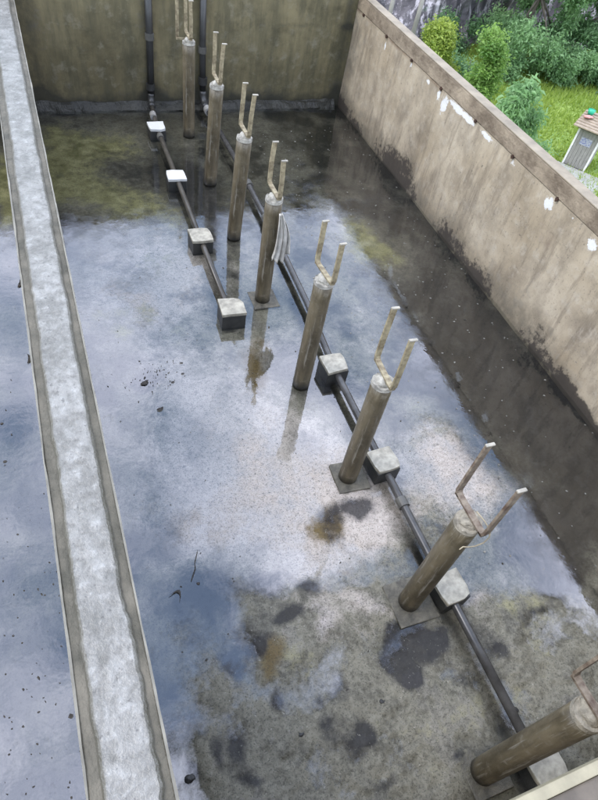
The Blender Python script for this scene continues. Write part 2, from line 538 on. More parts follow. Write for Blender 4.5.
# ------------------------------------------------------------------ tank floor and water
DRY = [(1.81, 1.21, 0.29, 0.29, 0.9), (1.53, 0.32, 0.43, 0.26, 1.3), (1.77, 0.07, 0.28, 0.26, 1.2), (1.09, 0.25, 0.35, 0.3, 1.1), (0.6, 0.26, 0.44, 0.22, 0.9), (0.89, 0.74, 0.32, 0.17, 0.8), (0.62, 0.65, 0.21, 0.12, 0.75), (1.77, 1.5, 0.18, 0.19, 0.9), (1.29, 1.04, 0.31, 0.15, 0.8), (0.86, 0.01, 0.47, 0.08, 1.2), (0.45, 0.18, 0.3, 0.12, 0.9), (0.36, 0.53, 0.16, 0.14, 0.6), (0.99, 1.24, 0.23, 0.24, 0.55), (0.42, 0.88, 0.11, 0.13, 0.55), (1.83, 0.46, 0.15, 0.08, 0.5), (0.41, 2.88, 0.18, 0.19, 0.35), (0.68, 1.5, 0.26, 0.23, 0.42), (0.38, 1.24, 0.19, 0.15, 0.4), (0.77, 1.08, 0.19, 0.14, 0.5), (0.23, 0.57, 0.14, 0.21, 0.45), (0.21, 0.26, 0.14, 0.12, 0.6), (0.2, 0.86, 0.1, 0.16, 0.2), (0.14, 0.35, 0.07, 0.12, 0.35), (0.48, 0.78, 0.13, 0.12, 0.35), (0.22, 1.13, 0.13, 0.19, 0.12)]
WET = [(0.2, 1.04, 0.22, 0.16, -0.32), (0.67, 0.93, 0.18, 0.11, -0.27), (0.34, 0.82, 0.13, 0.1, -0.32), (0.19, 0.43, 0.09, 0.13, -0.23), (0.11, 0.57, 0.1, 0.21, -0.23), (1.03, 0.43, 0.1, 0.13, -0.18), (0.49, 0.48, 0.08, 0.06, -0.27), (0.77, 0.52, 0.09, 0.15, -0.18), (0.67, 0.22, 0.1, 0.12, -0.23), (1.12, 0.49, 0.09, 0.11, -0.1), (2.5, 1.32, 0.6, 0.79, -1), (2.64, 2.47, 0.48, 0.8, -1), (1.96, 0.72, 0.22, 0.23, -0.9), (1.25, 0.05, 0.11, 0.12, -0.18), (1.23, 0.25, 0.09, 0.13, -0.18)]
ALGAE = [(0.31, 4.91, 0.32, 0.25, 0.68), (0.11, 4.53, 0.3, 0.27, 0.94), (0.25, 4.16, 0.32, 0.16, 0.85), (0.53, 3.89, 0.32, 0.2, 0.77), (-0.03, 4.12, 0.17, 0.18, 0.59), (0.73, 3.65, 0.14, 0.15, 0.42), (-0.35, 4.43, 0.12, 0.42, 0.85), (-0.34, 3.91, 0.08, 0.24, 0.68), (2.1, 3.2, 0.23, 0.19, 0.94), (2.05, 3.43, 0.16, 0.18, 0.59), (0.33, 2.8, 0.21, 0.14, 0.51), (0.19, 2.63, 0.07, 0.07, 0.51), (2.21, 2.98, 0.2, 0.13, 0.42), (0.44, 4.73, 0.24, 0.16, 0.42), (1.25, 0.2, 0.26, 0.2, 0.23), (0.83, 0.12, 0.24, 0.12, 0.23), (1.66, 0.51, 0.25, 0.16, 0.28), (0.57, 0.54, 0.12, 0.07, 0.31), (0.5, 0.64, 0.09, 0.08, 0.31), (1.75, 1.58, 0.18, 0.2, 0.26), (1.65, 0.33, 0.19, 0.15, 0.2), (0.09, 5.09, 0.2, 0.2, 0.51), (0.48, 3.25, 0.33, 0.15, 0.38), (0.09, 2.75, 0.14, 0.17, 0.3), (0.55, 2.53, 0.15, 0.13, 0.3), (0.97, 3.43, 0.18, 0.23, 0.3)]
PALE = [(0.58, 3.1, 0.39, 0.25, 0.8), (0.73, 1.75, 0.33, 0.32, 0.9), (0.48, 1.27, 0.29, 0.2, 1.0), (0.98, 1.36, 0.32, 0.28, 1.0), (0.74, 0.98, 0.24, 0.14, 0.9), (1.7, 1.37, 0.3, 0.24, 0.8), (1.98, 2.59, 0.22, 0.19, 0.3), (0.17, 2.92, 0.24, 0.28, 0.5), (0.44, 2.42, 0.23, 0.24, 0.5), (1.79, 1.09, 0.23, 0.22, 0.6), (0.15, 1.47, 0.14, 0.32, 0.3), (0.83, 0.67, 0.18, 0.12, 0.6), (0.46, 1.75, 0.26, 0.25, 0.5), (1.07, 1.1, 0.18, 0.15, 0.7), (1.45, 0.62, 0.2, 0.11, 0.5), (0.57, 3.37, 0.41, 0.22, 0.5), (0.54, 2.08, 0.22, 0.21, 0.4), (0.96, 2.31, 0.18, 0.24, 0.4), (0.46, 1.56, 0.2, 0.23, 0.5), (0.87, 1.58, 0.16, 0.18, 0.5), (0.43, 2.97, 0.25, 0.19, 0.5), (0.57, 2.75, 0.25, 0.18, 0.5), (0.67, 1.21, 0.19, 0.15, 0.5), (1.65, 2.36, 0.17, 0.26, 0.35), (1.5, 1.23, 0.22, 0.17, 0.4)]
STAIN = [(1.0, 0.38, 0.08, 0.1, 1.1), (1.11, 0.5, 0.08, 0.1, 0.9), (0.47, 0.49, 0.05, 0.05, 1.0), (0.28, 0.39, 0.08, 0.12, 0.8), (0.18, 0.39, 0.03, 0.08, 0.6), (0.72, 0.41, 0.05, 0.07, 0.6), (0.69, 0.22, 0.08, 0.08, 0.7), (0.07, 0.31, 0.03, 0.05, 1.0), (1.15, 0.42, 0.05, 0.08, 0.7), (1.6, 0.41, 0.14, 0.11, 0.5), (1.19, 0.26, 0.08, 0.09, 0.5), (0.61, 0.3, 0.08, 0.05, 0.5), (0.67, 0.81, 0.22, 0.13, 0.4), (0.39, 0.72, 0.12, 0.08, 0.5), (0.19, 1.0, 0.17, 0.17, 0.5), (0.95, 1.14, 0.07, 0.15, 0.6), (1.09, 1.21, 0.1, 0.06, 1.0), (0.29, 2.22, 0.12, 0.07, 0.8), (0.27, 2.16, 0.06, 0.06, 0.8), (2.5, 1.32, 0.53, 0.79, 0.7), (2.42, 2.51, 0.55, 0.8, 0.6), (1.95, 0.75, 0.26, 0.22, 0.7), (2.11, 4.79, 0.59, 0.45, 0.4), (0.54, 4.42, 0.39, 0.44, 0.6), (1.02, 4.08, 0.31, 0.56, 0.7), (0.94, 3.43, 0.21, 0.35, 0.5), (1.18, 0.71, 0.17, 0.07, 0.6), (1.28, 1.96, 0.18, 0.09, 0.7), (1.46, 0.94, 0.1, 0.15, 0.5), (1.36, 0.37, 0.07, 0.14, 0.6), (1.33, 0.06, 0.08, 0.08, 0.7), (1.92, 0.54, 0.14, 0.08, 0.5), (0.46, 0.69, 0.05, 0.03, 0.7), (0.61, 0.58, 0.03, 0.03, 0.62), (0.32, 0.66, 0.05, 0.06, 0.7), (0.3, 0.26, 0.05, 0.03, 0.62), (0.47, 0.24, 0.04, 0.03, 0.55), (0.63, 0.4, 0.03, 0.03, 0.7), (0.76, 0.23, 0.04, 0.04, 0.7), (1.01, 0.53, 0.05, 0.06, 0.78), (1.0, 0.32, 0.04, 0.04, 0.86), (1.2, 0.47, 0.04, 0.04, 0.62), (0.6, 0.74, 0.06, 0.03, 0.62), (0.22, 0.77, 0.06, 0.08, 0.47), (0.33, 0.96, 0.1, 0.06, 0.6), (0.57, 0.91, 0.12, 0.05, 0.7), (0.77, 0.82, 0.06, 0.05, 0.5), (1.58, 0.09, 0.07, 0.05, 0.55), (1.42, 0.31, 0.04, 0.05, 0.55), (1.02, 0.05, 0.05, 0.03, 0.62), (0.74, 0.05, 0.07, 0.03, 0.62), (1.75, 0.44, 0.06, 0.03, 0.47), (0.29, 3.25, 0.19, 0.1, 0.5), (0.68, 2.93, 0.19, 0.14, 0.5), (0.02, 2.59, 0.11, 0.16, 0.4), (0.37, 2.36, 0.17, 0.11, 0.4), (0.63, 2.34, 0.09, 0.11, 0.4), (0.14, 1.96, 0.15, 0.13, 0.35)]
BROWN = [(0.85, 2.17, 0.07, 0.23, 1.0), (0.5, 0.64, 0.08, 0.08, 0.9), (0.96, 1.16, 0.08, 0.13, 0.8), (0.86, 1.11, 0.07, 0.1, 0.6), (0.97, 2.36, 0.06, 0.11, 0.6), (0.91, 0.86, 0.14, 0.06, 0.5), (1.23, 0.25, 0.18, 0.17, 0.3), (0.25, 3.0, 0.25, 0.19, 0.45), (0.46, 2.68, 0.18, 0.14, 0.45), (0.15, 3.38, 0.22, 0.13, 0.5), (0.62, 1.85, 0.11, 0.2, 0.35), (0.47, 3.17, 0.26, 0.14, 0.4)]

XR0, XR1 = 2.765, 2.715       # foot of the right wall: far, near
YB = 5.48                     # inner face of the back wall
YN = -0.22                    # inner face of the near wall
LEVEL = 0.006
PX = [1.130, 1.122, 1.112, 1.108, 1.110, 1.125, 1.138, 1.115]
PY = [4.942, 4.168, 3.445, 2.75, 2.003, 1.338, 0.655, -0.022]


def floor_sheet(name, x0, x1, y0, y1, step, seed, dry_bias):
    nu, nv = int((x1 - x0) / step), int((y1 - y0) / step)
    x, y = np.meshgrid(np.linspace(x0, x1, nu), np.linspace(y0, y1, nv))
    warp = (fbm(x * 3, y * 3, seed + 5, 4) * 0.12, fbm(x * 3, y * 3, seed + 6, 4) * 0.12)
    dry = np.clip(blobs(DRY, x, y, warp), 0, 1.1) + blobs(WET, x, y, warp)
    n = fbm(x * 6, y * 6, seed, 6, 0.62)
    z = -0.009 + dry_bias + 0.020 * dry + 0.026 * n * (0.22 + np.clip(dry, 0, 0.8))
    z = np.clip(z, -0.02, 0.02)
    idx = np.arange(nu * nv).reshape(nv, nu)
    quads = np.stack([idx[:-1, :-1], idx[:-1, 1:], idx[1:, 1:], idx[1:, :-1]], -1).reshape(-1, 4)
    wx, wy = x + 2 * warp[0], y + 2 * warp[1]
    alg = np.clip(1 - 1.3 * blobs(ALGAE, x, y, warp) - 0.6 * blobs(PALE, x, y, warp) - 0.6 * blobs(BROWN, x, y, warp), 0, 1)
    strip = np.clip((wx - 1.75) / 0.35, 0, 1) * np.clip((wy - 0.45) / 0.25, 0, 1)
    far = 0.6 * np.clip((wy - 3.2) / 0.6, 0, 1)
    pool_shade = np.clip(-1.4 * (dry - 0.12) + 2.4 * fbm(x * 3.2, y * 3.2, seed + 9, 7, 0.62), 0, 0.9)
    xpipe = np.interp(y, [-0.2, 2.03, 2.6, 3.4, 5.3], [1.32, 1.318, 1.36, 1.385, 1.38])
    along = 0.9 * np.exp(-((x + warp[0] * 0.5 - xpipe + 0.045) / 0.05) ** 2) + 0.85 * np.exp(-((x + warp[0] * 0.5 - 0.82) / 0.05) ** 2) * (y > 2.5)  # shade painted into the floor colour on the left of each pipe
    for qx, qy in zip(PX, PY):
        along = along + 0.8 * np.exp(-(((x + warp[0] - qx) / 0.10) ** 2 + ((y + warp[1] - qy) / 0.10) ** 2))  # contact shade painted round each post foot
    pool_shade = np.maximum(pool_shade, along)
    silt_shade = np.clip(np.maximum(np.maximum(strip, far), pool_shade) + (0.55 if x1 < 0 else 0), 0, 0.92) * alg  # mask holds settled silt plus the painted pipe and post shade
    silt_shade = np.clip(silt_shade * (1 + 0.5 * fbm(x * 7, y * 7, seed + 8, 5)), 0, 0.95)
    attrs = {'algae': blobs(ALGAE, x, y, warp), 'pale': blobs(PALE, x, y, warp), 'stain': blobs(STAIN, x, y, warp), 'silt_shade': silt_shade,  'brown': blobs(BROWN, x, y, warp)}
    attrs['wetfilm'] = np.clip((LEVEL - z + 0.003) / 0.012, 0, 1)
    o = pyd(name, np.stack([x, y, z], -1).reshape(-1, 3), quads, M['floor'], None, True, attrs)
    structure(o)
    zf = np.maximum(z + 0.0012, LEVEL)                      # the film lies level, and wets the low bumps
    depth = np.clip((LEVEL - z + 0.004) / 0.018, -1, 1)
    keep = (depth.ravel()[quads].max(1) > -0.5)
    q2 = quads[keep]
    used, inv = np.unique(q2, return_inverse=True)
    P = np.stack([x, y, zf], -1).reshape(-1, 3)[used]
    structure(pyd('water', P, inv.reshape(-1, 4), M['water'], None, True, {'depth': depth.ravel()[used], 'scum': np.clip(np.exp(-((y + 3 * warp[1] - 3.62) / 0.38) ** 2) + np.exp(-((x + 2 * warp[0] - 1.88) / 0.26) ** 2) * (y > 0.3), 0, 1).ravel()[used]}))
    return o


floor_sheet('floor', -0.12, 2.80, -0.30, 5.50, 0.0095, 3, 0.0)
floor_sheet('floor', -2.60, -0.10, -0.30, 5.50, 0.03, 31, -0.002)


# ------------------------------------------------------------------ right wall
JOINT, TOP = 0.855, 0.957


def g1(d, r):
    return np.exp(-(d / r) ** 2)


def rwall_attr(P):
    y, z = P[:, 1], P[:, 2]
    n = fbm(y * 3.5, z * 5, 11, 5)
    n2 = fbm(y * 9, z * 9, 12, 4)
    ht = 0.040 + 0.12 * np.clip(fbm(y * 1.1, y * 0 + 3.3, 13, 4) + 0.12, 0, 1) + 0.13 * g1(y - 4.0, 0.40) + 0.10 * g1(y - 4.8, 0.35) + 0.09 * g1(y - 2.15, 0.32) + 0.08 * g1(y - 3.05, 0.2)
    mould = np.clip(0.72 * (1 - z / ht) + 0.36 + n * 0.45, 0, 1) * (z < ht * 1.7)
    mould = mould * np.clip(0.62 + fbm(y * 2.2, z * 2.2, 14, 3), 0.2, 1.1)
    damp_dark = np.clip(0.85 - z / (ht * 2.4), 0, 1) + 0.5 * np.clip(n, 0, 1) * g1(z - 0.5, 0.4) + 0.45 * g1(y - 5.45, 0.25)  # darker towards the foot, in noise patches and at the far corner
    tide = 0.45 * g1(z - 0.016, 0.010) * np.clip(0.35 + 1.6 * fbm(y * 5, y * 0, 15, 4), 0, 1)
    peel = 0
    for yy, zz, ry, rz, a in ((3.86, .80, .03, .045, .9), (3.76, .77, .045, .075, 1.1), (3.60, .825, .12, .03, 1.1), (3.42, .825, .10, .028, 1.1),
                              (3.18, .825, .09, .024, 1.05), (4.83, .78, .018, .05, .9), (2.84, .82, .03, .02, .8), (2.42, .79, .055, .05, 1.0),
                              (1.99, .795, .05, .045, 1.0), (4.35, .815, .02, .03, .75), (4.05, .815, .05, .022, .8), (2.2, .82, .02, .03, .6), (1.4, .8, .06, .05, .9)):
        peel = peel + 0.95 * a * np.exp(-((y - yy) / (0.85 * ry)) ** 2 - ((z - zz) / (0.85 * rz)) ** 2)
    rust = 0.8 * g1(z - JOINT, 0.03) * np.clip(0.5 + fbm(y * 3, y * 0 + 9, 16, 3), 0, 1) + 0.5 * g1(z - 0.62, 0.18) * g1(y - 2.3, 0.9) * (0.6 + n)
    return {'mould': mould, 'damp_dark': damp_dark, 'tide': tide, 'peel': peel, 'rust': rust}


rw = empty('tank_wall', (2.75, 2.6, 0))
tag(rw, 'pale stained concrete wall with white peeled patches and black mould, beside the grass', 'wall')
y0, y1 = -0.35, YB - 0.004


def rx(y):
    return XR1 + (XR0 - XR1) * (y + 0.0) / YB


def adopt(o, parent):
    o.parent = parent
    o.matrix_parent_inverse = Matrix.Translation(-Vector(parent.location))
    return o


w = slab('wall_face', (rx(y0), y0, -0.05), (rx(y1) - rx(y0), y1 - y0, 0), (0.02, 0, JOINT - 0.003 + 0.05), (-1, 0, 0), 460, 76, 0.10,
         lambda P: 0.006 * fbm(P[..., 1] * 4, P[..., 2] * 4, 21, 5), M['rwall'], rwall_attr)
adopt(w, rw)
c = slab('coping', (rx(y0) + 0.016, y0, JOINT + 0.003), (rx(y1) - rx(y0), y1 - y0, 0), (0.0, 0, TOP - JOINT - 0.003), (-1, 0, 0), 300, 6, 0.085,
         lambda P: 0.004 * fbm(P[..., 1] * 5, P[..., 2] * 5, 22, 5), M['coping'])
adopt(c, rw)
bm = bmesh.new()
box(bm, rx(y1) + 0.022, rx(y1) + 0.108, y0, y1, TOP + 0.0015, TOP + 0.010, 0.003)
for v in bm.verts:
    v.co.x += (rx(v.co.y) - rx(y1)) + 0.004 * float(fbm(v.co.y * 5, 0.2, 5))
adopt(obj('cap_strip', bm, M['coping_edge']), rw)
for yy in (5.32, 4.83, 4.35, 3.85, 3.34, 2.86, 2.37, 1.87, 1.37):
    bm = bmesh.new()
    tube(bm, [(rx(yy) + 0.006, yy, JOINT - 0.004), (rx(yy) + 0.028, yy, JOINT - 0.004)], [0.013, 0.011], 10)
    for v in bm.verts:
        v.co += Vector((0, random.uniform(-.004, .004), random.uniform(-.004, .004)))
    adopt(obj('tie_hole', bm, M['dark_hole']), rw)

# ------------------------------------------------------------------ back wall


def bwall_attr(P):
    x, z = P[:, 0], P[:, 2]
    n = fbm(x * 4, z * 5, 41, 5)
    damp_dark = np.clip(0.9 - z / 0.24, 0, 1) + 0.45 * np.clip(fbm(x * 1.2, z * 1.5, 42, 4) + .05, 0, 1) + 0.55 * g1(x - 0.92, 0.09) + 0.35 * g1(x - 1.36, 0.08) + 0.5 * g1(x - 2.72, 0.08) + 0.5 * g1(x + 0.02, 0.12) + 0.35 * g1(z - 0.70, 0.03) * (x > 1.5)  # darker at the foot, in patches, in the corners and behind both risers
    drip = 1.0 * np.exp(-((x - 0.935) / 0.014) ** 2 - ((z - 0.36) / 0.08) ** 2)
    return {'damp_dark': damp_dark + n * 0.1, 'drip': drip}


bw = empty('tank_wall', (1.0, YB, 0))
tag(bw, 'dark mossy concrete wall at the far end of the tank, behind the posts', 'wall')
w = slab('wall_face', (-2.7, YB, -0.05), (5.62, 0, 0), (0, 0, 1.20), (0, -1, 0), 380, 80, 0.14,
         lambda P: 0.007 * fbm(P[..., 0] * 4, P[..., 2] * 4, 43, 5), M['bwall'], bwall_attr)
adopt(w, bw)
bm = bmesh.new()
box(bm, -2.7, 2.92, YB - 0.015, YB + 0.155, 1.152, 1.20, 0.006)
adopt(obj('coping', bm, M['coping']), bw)
# rough silted kicker along the foot
xs = np.linspace(-2.5, 2.70, 330)
k = []
for px, pz in ((0.0, -0.03), (0.01, 0.055), (0.028, 0.07), (0.05, 0.05), (0.075, 0.012), (0.09, -0.03)):
    wob = fbm(xs * 6, xs * 0 + px * 40, 44, 4)
    k.append(np.stack([xs, YB - 0.004 - px * (1 + 0.55 * wob), pz * (1 + 0.5 * wob)], -1))
k = np.stack(k)
idx = np.arange(k.shape[0] * k.shape[1]).reshape(k.shape[:2])
q = np.stack([idx[:-1, :-1], idx[:-1, 1:], idx[1:, 1:], idx[1:, :-1]], -1).reshape(-1, 4)
adopt(pyd('silted_kicker', k.reshape(-1, 3), q, M['silt_shade']), bw)

# ------------------------------------------------------------------ divider wall (camera stands almost above it)
dv = empty('divider_wall', (-0.09, 2.6, 0))
tag(dv, 'long low concrete divider wall with a rough pale top, left side of the tank', 'wall')


def dx(y):                                      # its slight skew
    return 0.0135 - 0.0155 * y


DT = 0.93
y0, y1 = YN + 0.003, YB - 0.004
bm = bmesh.new()
box(bm, -0.180, 0, y0, y1, -0.05, DT, 0.006)
for v in bm.verts:
    v.co.x += dx(v.co.y)
adopt(obj('wall_core', bm, M['margin']), dv)
for a, b, hh in ((-0.183, -0.177, 0.006), (-0.004, 0.002, 0.006)):
    ys = np.linspace(y0, y1, 260)
    vv, ff = [], []
    for j, yy in enumerate(ys):
        wv = 0.004 * float(fbm(yy * 7, a * 50, 51, 4))
        hv = hh * (0.65 + 0.9 * float(fbm(yy * 9, a * 90, 52, 4)))
        vv += [(a + dx(yy), yy, DT - 0.04), (a + dx(yy), yy, DT + hv), (b + dx(yy) + wv, yy, DT + hv), (b + dx(yy) + wv, yy, DT - 0.04)]
        if j:
            o_ = 4 * j
            for m_ in range(4):
                ff.append((o_ - 4 + m_, o_ - 4 + (m_ + 1) % 4, o_ + (m_ + 1) % 4, o_ + m_))
    ff += [(0, 1, 2, 3), (len(vv) - 1, len(vv) - 2, len(vv) - 3, len(vv) - 4)]
    adopt(pyd('edge_lip', vv, ff, M['lip']), dv)
ys = np.linspace(y0, y1, 620)
us = np.linspace(0, 1, 21)
Y, Uu = np.meshgrid(ys, us, indexing='ij')
lft = -0.153 + 0.007 * fbm(Y * 9, Y * 0, 53, 6, 0.65)
rgt = -0.024 + 0.007 * fbm(Y * 9, Y * 0 + 7, 54, 6, 0.65) * (1 + 1.5 * np.exp(-(Y / 0.8) ** 2))
X = lft + (rgt - lft) * Uu
prof = np.clip(np.minimum(Uu, 1 - Uu) / 0.10, 0, 1) ** 0.6
Z = DT - 0.004 + prof * (0.020 + 0.0045 * fbm(X * 16, Y * 16, 55, 6, 0.6))
idx = np.arange(Y.size).reshape(Y.shape)
q = np.stack([idx[:-1, :-1], idx[:-1, 1:], idx[1:, 1:], idx[1:, :-1]], -1).reshape(-1, 4)
adopt(pyd('screed', np.stack([X + dx(Y), Y, Z], -1).reshape(-1, 3), q, M['screed'], None, False, {'rim': 1 - np.clip(np.minimum(Uu, 1 - Uu) / 0.22, 0, 1)}), dv)

# ------------------------------------------------------------------ near wall with its coping, and the unseen left wall
nw_ = empty('tank_wall', (1.5, YN, 0))
tag(nw_, 'near tank wall, only its cream edged coping showing in the bottom right corner', 'wall')
bm = bmesh.new()
box(bm, -2.7, 2.70, YN - 0.16, YN, -0.05, 1.10)
adopt(obj('wall_face', bm, M['rwall']), nw_)
bm = bmesh.new()
box(bm, -2.7, 2.95, YN - 0.20, -0.0985, 1.10, 1.165, 0.004)
adopt(obj('coping', bm, M['near_coping']), nw_)
bm = bmesh.new()
box(bm, -2.7, 2.95, -0.098, -0.0745, 1.108, 1.172, 0.006)
adopt(obj('cream_edge', bm, M['cream']), nw_)

lw = slab('tank_wall', (-2.6, YB, -0.05), (0, -6, 0), (0, 0, 1.0), (1, 0, 0), 60, 14, 0.12,
          lambda P: 0.006 * fbm(P[..., 1] * 4, P[..., 2] * 4, 61, 4), M['bwall'], bwall_attr)
tag(lw, 'outer wall of the left basin, beyond the divider and out of the picture', 'wall')

# ------------------------------------------------------------------ support posts
NAMES = ['nearest the back wall', 'second from the back wall', 'third from the back wall', 'fourth from the back wall',
         'fifth from the back wall', 'third from the camera end', 'second from the camera end', 'nearest the camera']
DET = ['dull brown forked post with an extra tall bar', 'forked pipe post with a pale streak down its side',
       'brown pipe post with white grout below its forked bracket', 'forked pipe post with a dirty rag hanging from it',
       'brown forked post with a long reflection in the water', 'brown pipe post with wide open fork, beside a square block',
       'pipe post on a square pad, cord on its fork', 'leaning post with rusty fork, cut by the picture edge']
PH = [0.735, 0.742, 0.735, 0.735, 0.750, 0.745, 0.755, 0.770]
AT = [1.03, 1.035, 1.02, 1.00, 1.02, 1.065, 1.08, 1.06]
PR = 0.0485


def shaft_mesh(h, r, seed):
    bm = bmesh.new()
    n = 9
    tube(bm, [(0, 0, -0.03 + (h + 0.03) * i / n) for i in range(n + 1)], r, 28)
    return bm


def make_post(i):
    e = empty('support_post', (PX[i], PY[i], 0))
    tag(e, '%s, %s' % (DET[i], NAMES[i]), 'post', 'row of support posts along the tank')
    H = PH[i]
    sh = obj('pipe_shaft', shaft_mesh(H, PR, i), M['post'], e, True)
    sh.data.polygons.foreach_set('use_smooth', [len(p.vertices) == 4 for p in sh.data.polygons])
    rim = bmesh.new()                                        # broken rim of the pipe
    tube(rim, [(0, 0, H - 0.012), (0, 0, H + 0.006)], [PR + 0.002, PR + 0.001], 28)
    for v in rim.verts:
        if v.co.z > H:
            v.co.z += random.uniform(-0.006, 0.006)
    obj('rim', rim, M['grout'] if i < 6 else M['rust_grout'], e)
    g = bmesh.new()                                          # lump of grout holding the strap
    bmesh.ops.create_icosphere(g, subdivisions=3, radius=1.0)
    for v in g.verts:
        d = 1 + 0.35 * float(fbm(v.co.x * 1.8 + i * 3, v.co.y * 1.8 + v.co.z, 71, 4))
        v.co = Vector((v.co.x * 0.034 * d, v.co.y * 0.038 * d, H + 0.008 + v.co.z * 0.026 * d))
    obj('grout', g, M['grout'] if i < 6 else M['rust_grout'], e, True)
    p = bmesh.new()                                          # base pad
    s = 0.098 if i == 6 else 0.085
    box(p, -s + 0.012, s + 0.012, -s, s, -0.03, 0.010 if i < 5 else 0.016, 0.003)
    for v in p.verts:
        v.co.x += random.uniform(-.004, .004)
        v.co.y += random.uniform(-.004, .004)
    if i in (3, 5, 6, 7):
        obj('base_pad', p, M['pad'], e)
    else:
        p.free()
    bar = M['bar'] if i < 6 else M['bar_rust']
    br = bmesh.new()
    zs, half, wdt, th = H + 0.040, 0.090, 0.0125, 0.0048
    yoff = 0.012
    box(br, -wdt, wdt, -half + yoff, half + yoff, zs - th, zs + th, 0.0015)
    for v in br.verts:
        v.co.z -= 0.018 * (1 - abs(v.co.y - yoff) / half)
    b = obj('bracket', br, bar, e)
    for sgn in (1, -1):
        a = bmesh.new()
        ztop = AT[i] + random.uniform(-.008, .008)
        lean = random.uniform(-.006, .006)
        path = [(0, half - 0.02, zs), (0, half - 0.006, zs + 0.004), (0, half, zs + 0.018), (0, half, (zs + ztop) / 2), (lean, half, ztop)]
        prev = None
        for j, (qx, qy, qz) in enumerate(path):
            ty = Vector(path[min(j + 1, 4)]) - Vector(path[max(j - 1, 0)])
            nn = Vector((0, ty.z, -ty.y)).normalized() * th
            ring = [a.verts.new(Vector((qx + sx_ * wdt, sgn * (qy + sy_ * nn.y) + yoff, qz + sy_ * nn.z))) for sx_, sy_ in ((-1, -1), (1, -1), (1, 1), (-1, 1))]
            if prev:
                for m_ in range(4):
                    a.faces.new((prev[m_], prev[(m_ + 1) % 4], ring[(m_ + 1) % 4], ring[m_]))
            else:
                a.faces.new(ring)
            prev = ring
        a.faces.new(prev[::-1])
        obj('arm', a, bar, b)
        tp = bmesh.new()
        box(tp, -wdt + lean, wdt + 0.010 + lean, sgn * half + yoff - 0.006, sgn * half + yoff + 0.006, ztop, ztop + 0.007, 0.002)
        obj('bent_tip', tp, M['bar_tip'], b)
    return e


posts = [make_post(i) for i in range(8)]
posts[7].rotation_euler = (math.radians(-2), math.radians(3.2), 0)
posts[1].rotation_euler = (math.radians(0.5), math.radians(2.0), 0)
posts[2].rotation_euler = (math.radians(0.5), math.radians(2.0), 0)
posts[4].rotation_euler = (0, math.radians(0.5), math.radians(4))
posts[5].rotation_euler = (0, 0, math.radians(-3))
# extra tall bar on the first post
bm = bmesh.new()
box(bm, -0.085, -0.060, 0.070, 0.080, 0.735, 1.12, 0.002)
obj('extra_bar', bm, M['bar'], posts[0])
bm = bmesh.new()
box(bm, -0.0855, 0.02, 0.055, 0.0695, 0.728, 0.742, 0.002)
obj('extra_bar_foot', bm, M['bar'], posts[0])

# ------------------------------------------------------------------ blocks that carry the pipes


def make_block(x, y, w, h, white, label, rz):
    e = empty('pipe_block', (x, y, 0))
    e.rotation_euler = (0, 0, rz)
    tag(e, label, 'block', 'square blocks under the floor pipes')
    bm = bmesh.new()
    box(bm, -w / 2 + 0.002, w / 2 - 0.002, -w / 2 + 0.002, w / 2 - 0.002, -0.03, h - 0.022, 0.003)
    obj('body', bm, M['block'], e)
    bm = bmesh.new()
    box(bm, -w / 2, w / 2, -w / 2, w / 2, h - 0.0215, h, 0.0035)
    bmesh.ops.subdivide_edges(bm, edges=bm.edges[:], cuts=2, use_grid_fill=True)
    ch = [(random.choice((-1, 1)), random.choice((-1, 1)), random.uniform(.012, .03)) for _ in range(2)]
    for v in bm.verts:
        k2 = 0.004 * float(fbm(v.co.x * 40 + x * 7, v.co.y * 40 + y * 7, 77, 3))
        v.co.x *= 1 + k2 / w * 2
        v.co.y *= 1 - k2 / w * 2
        v.co.z += k2 * 0.5 - (0.003 if max(abs(v.co.x), abs(v.co.y)) > w * 0.46 and k2 < -0.0008 else 0)
        for cx_, cy_, cr in ch:
            d_ = math.hypot(v.co.x - cx_ * w / 2, v.co.y - cy_ * w / 2)
            if d_ < cr:
                v.co.x -= cx_ * (cr - d_) * 0.45
                v.co.y -= cy_ * (cr - d_) * 0.45
    obj('cap', bm, M['cap_white'] if white else M['cap'], e)
    return e


LB = [(0.853, 4.93, .135, .10, 1, 'small white capped block on the left pipe, nearest the back wall'),
      (0.850, 4.15, .140, .10, 1, 'white capped square block on the left pipe, second from the back wall'),
      (0.848, 3.36, .145, .11, 0, 'cream capped square block on the left pipe, third from the back wall'),
      (0.858, 2.60, .150, .12, 0, 'cream capped block with tall black sides at the near end of the left pipe')]
RB = [(1.313, 2.03, .138, .11, 0, 'square block on the right pipe standing in water beside the fifth post'),
      (1.310, 1.335, .138, .11, 0, 'cream capped block on the right pipe at the foot of the wide fork post'),
      (1.318, 0.635, .138, .11, 0, 'cream capped block on the right pipe beside the post on a square pad'),
      (1.325, -0.085, .138, .11, 0, 'grey block on the right pipe half hidden behind the nearest post')]
for k_, a in enumerate(LB + RB):
    make_block(*a, rz=math.radians((1.5, -2, 2, -3, 2, 4, 5, 3)[k_]))

# ------------------------------------------------------------------ pipes
PRAD = 0.0205


def pipe_thing(label, runs, mats, collars):
    e = empty('water_pipe', runs[0][0])
    tag(e, label, 'pipe')
    for nm, pts, r, mt in runs_iter(runs, mats):
        bm = bmesh.new()
        tube(bm, pts, r, 16)
        adopt(obj(nm, bm, mt, None, True), e)
    for p, d, r, l, mt in collars:
        bm = bmesh.new()
        p, d = Vector(p), Vector(d).normalized()
        tube(bm, [p - d * l / 2, p + d * l / 2], r, 16)
        adopt(obj('collar', bm, mt, None), e)
    return e


def runs_iter(runs, mats):
    for r, (nm, rad, mt) in zip(runs, mats):
        yield nm, r, rad, mt


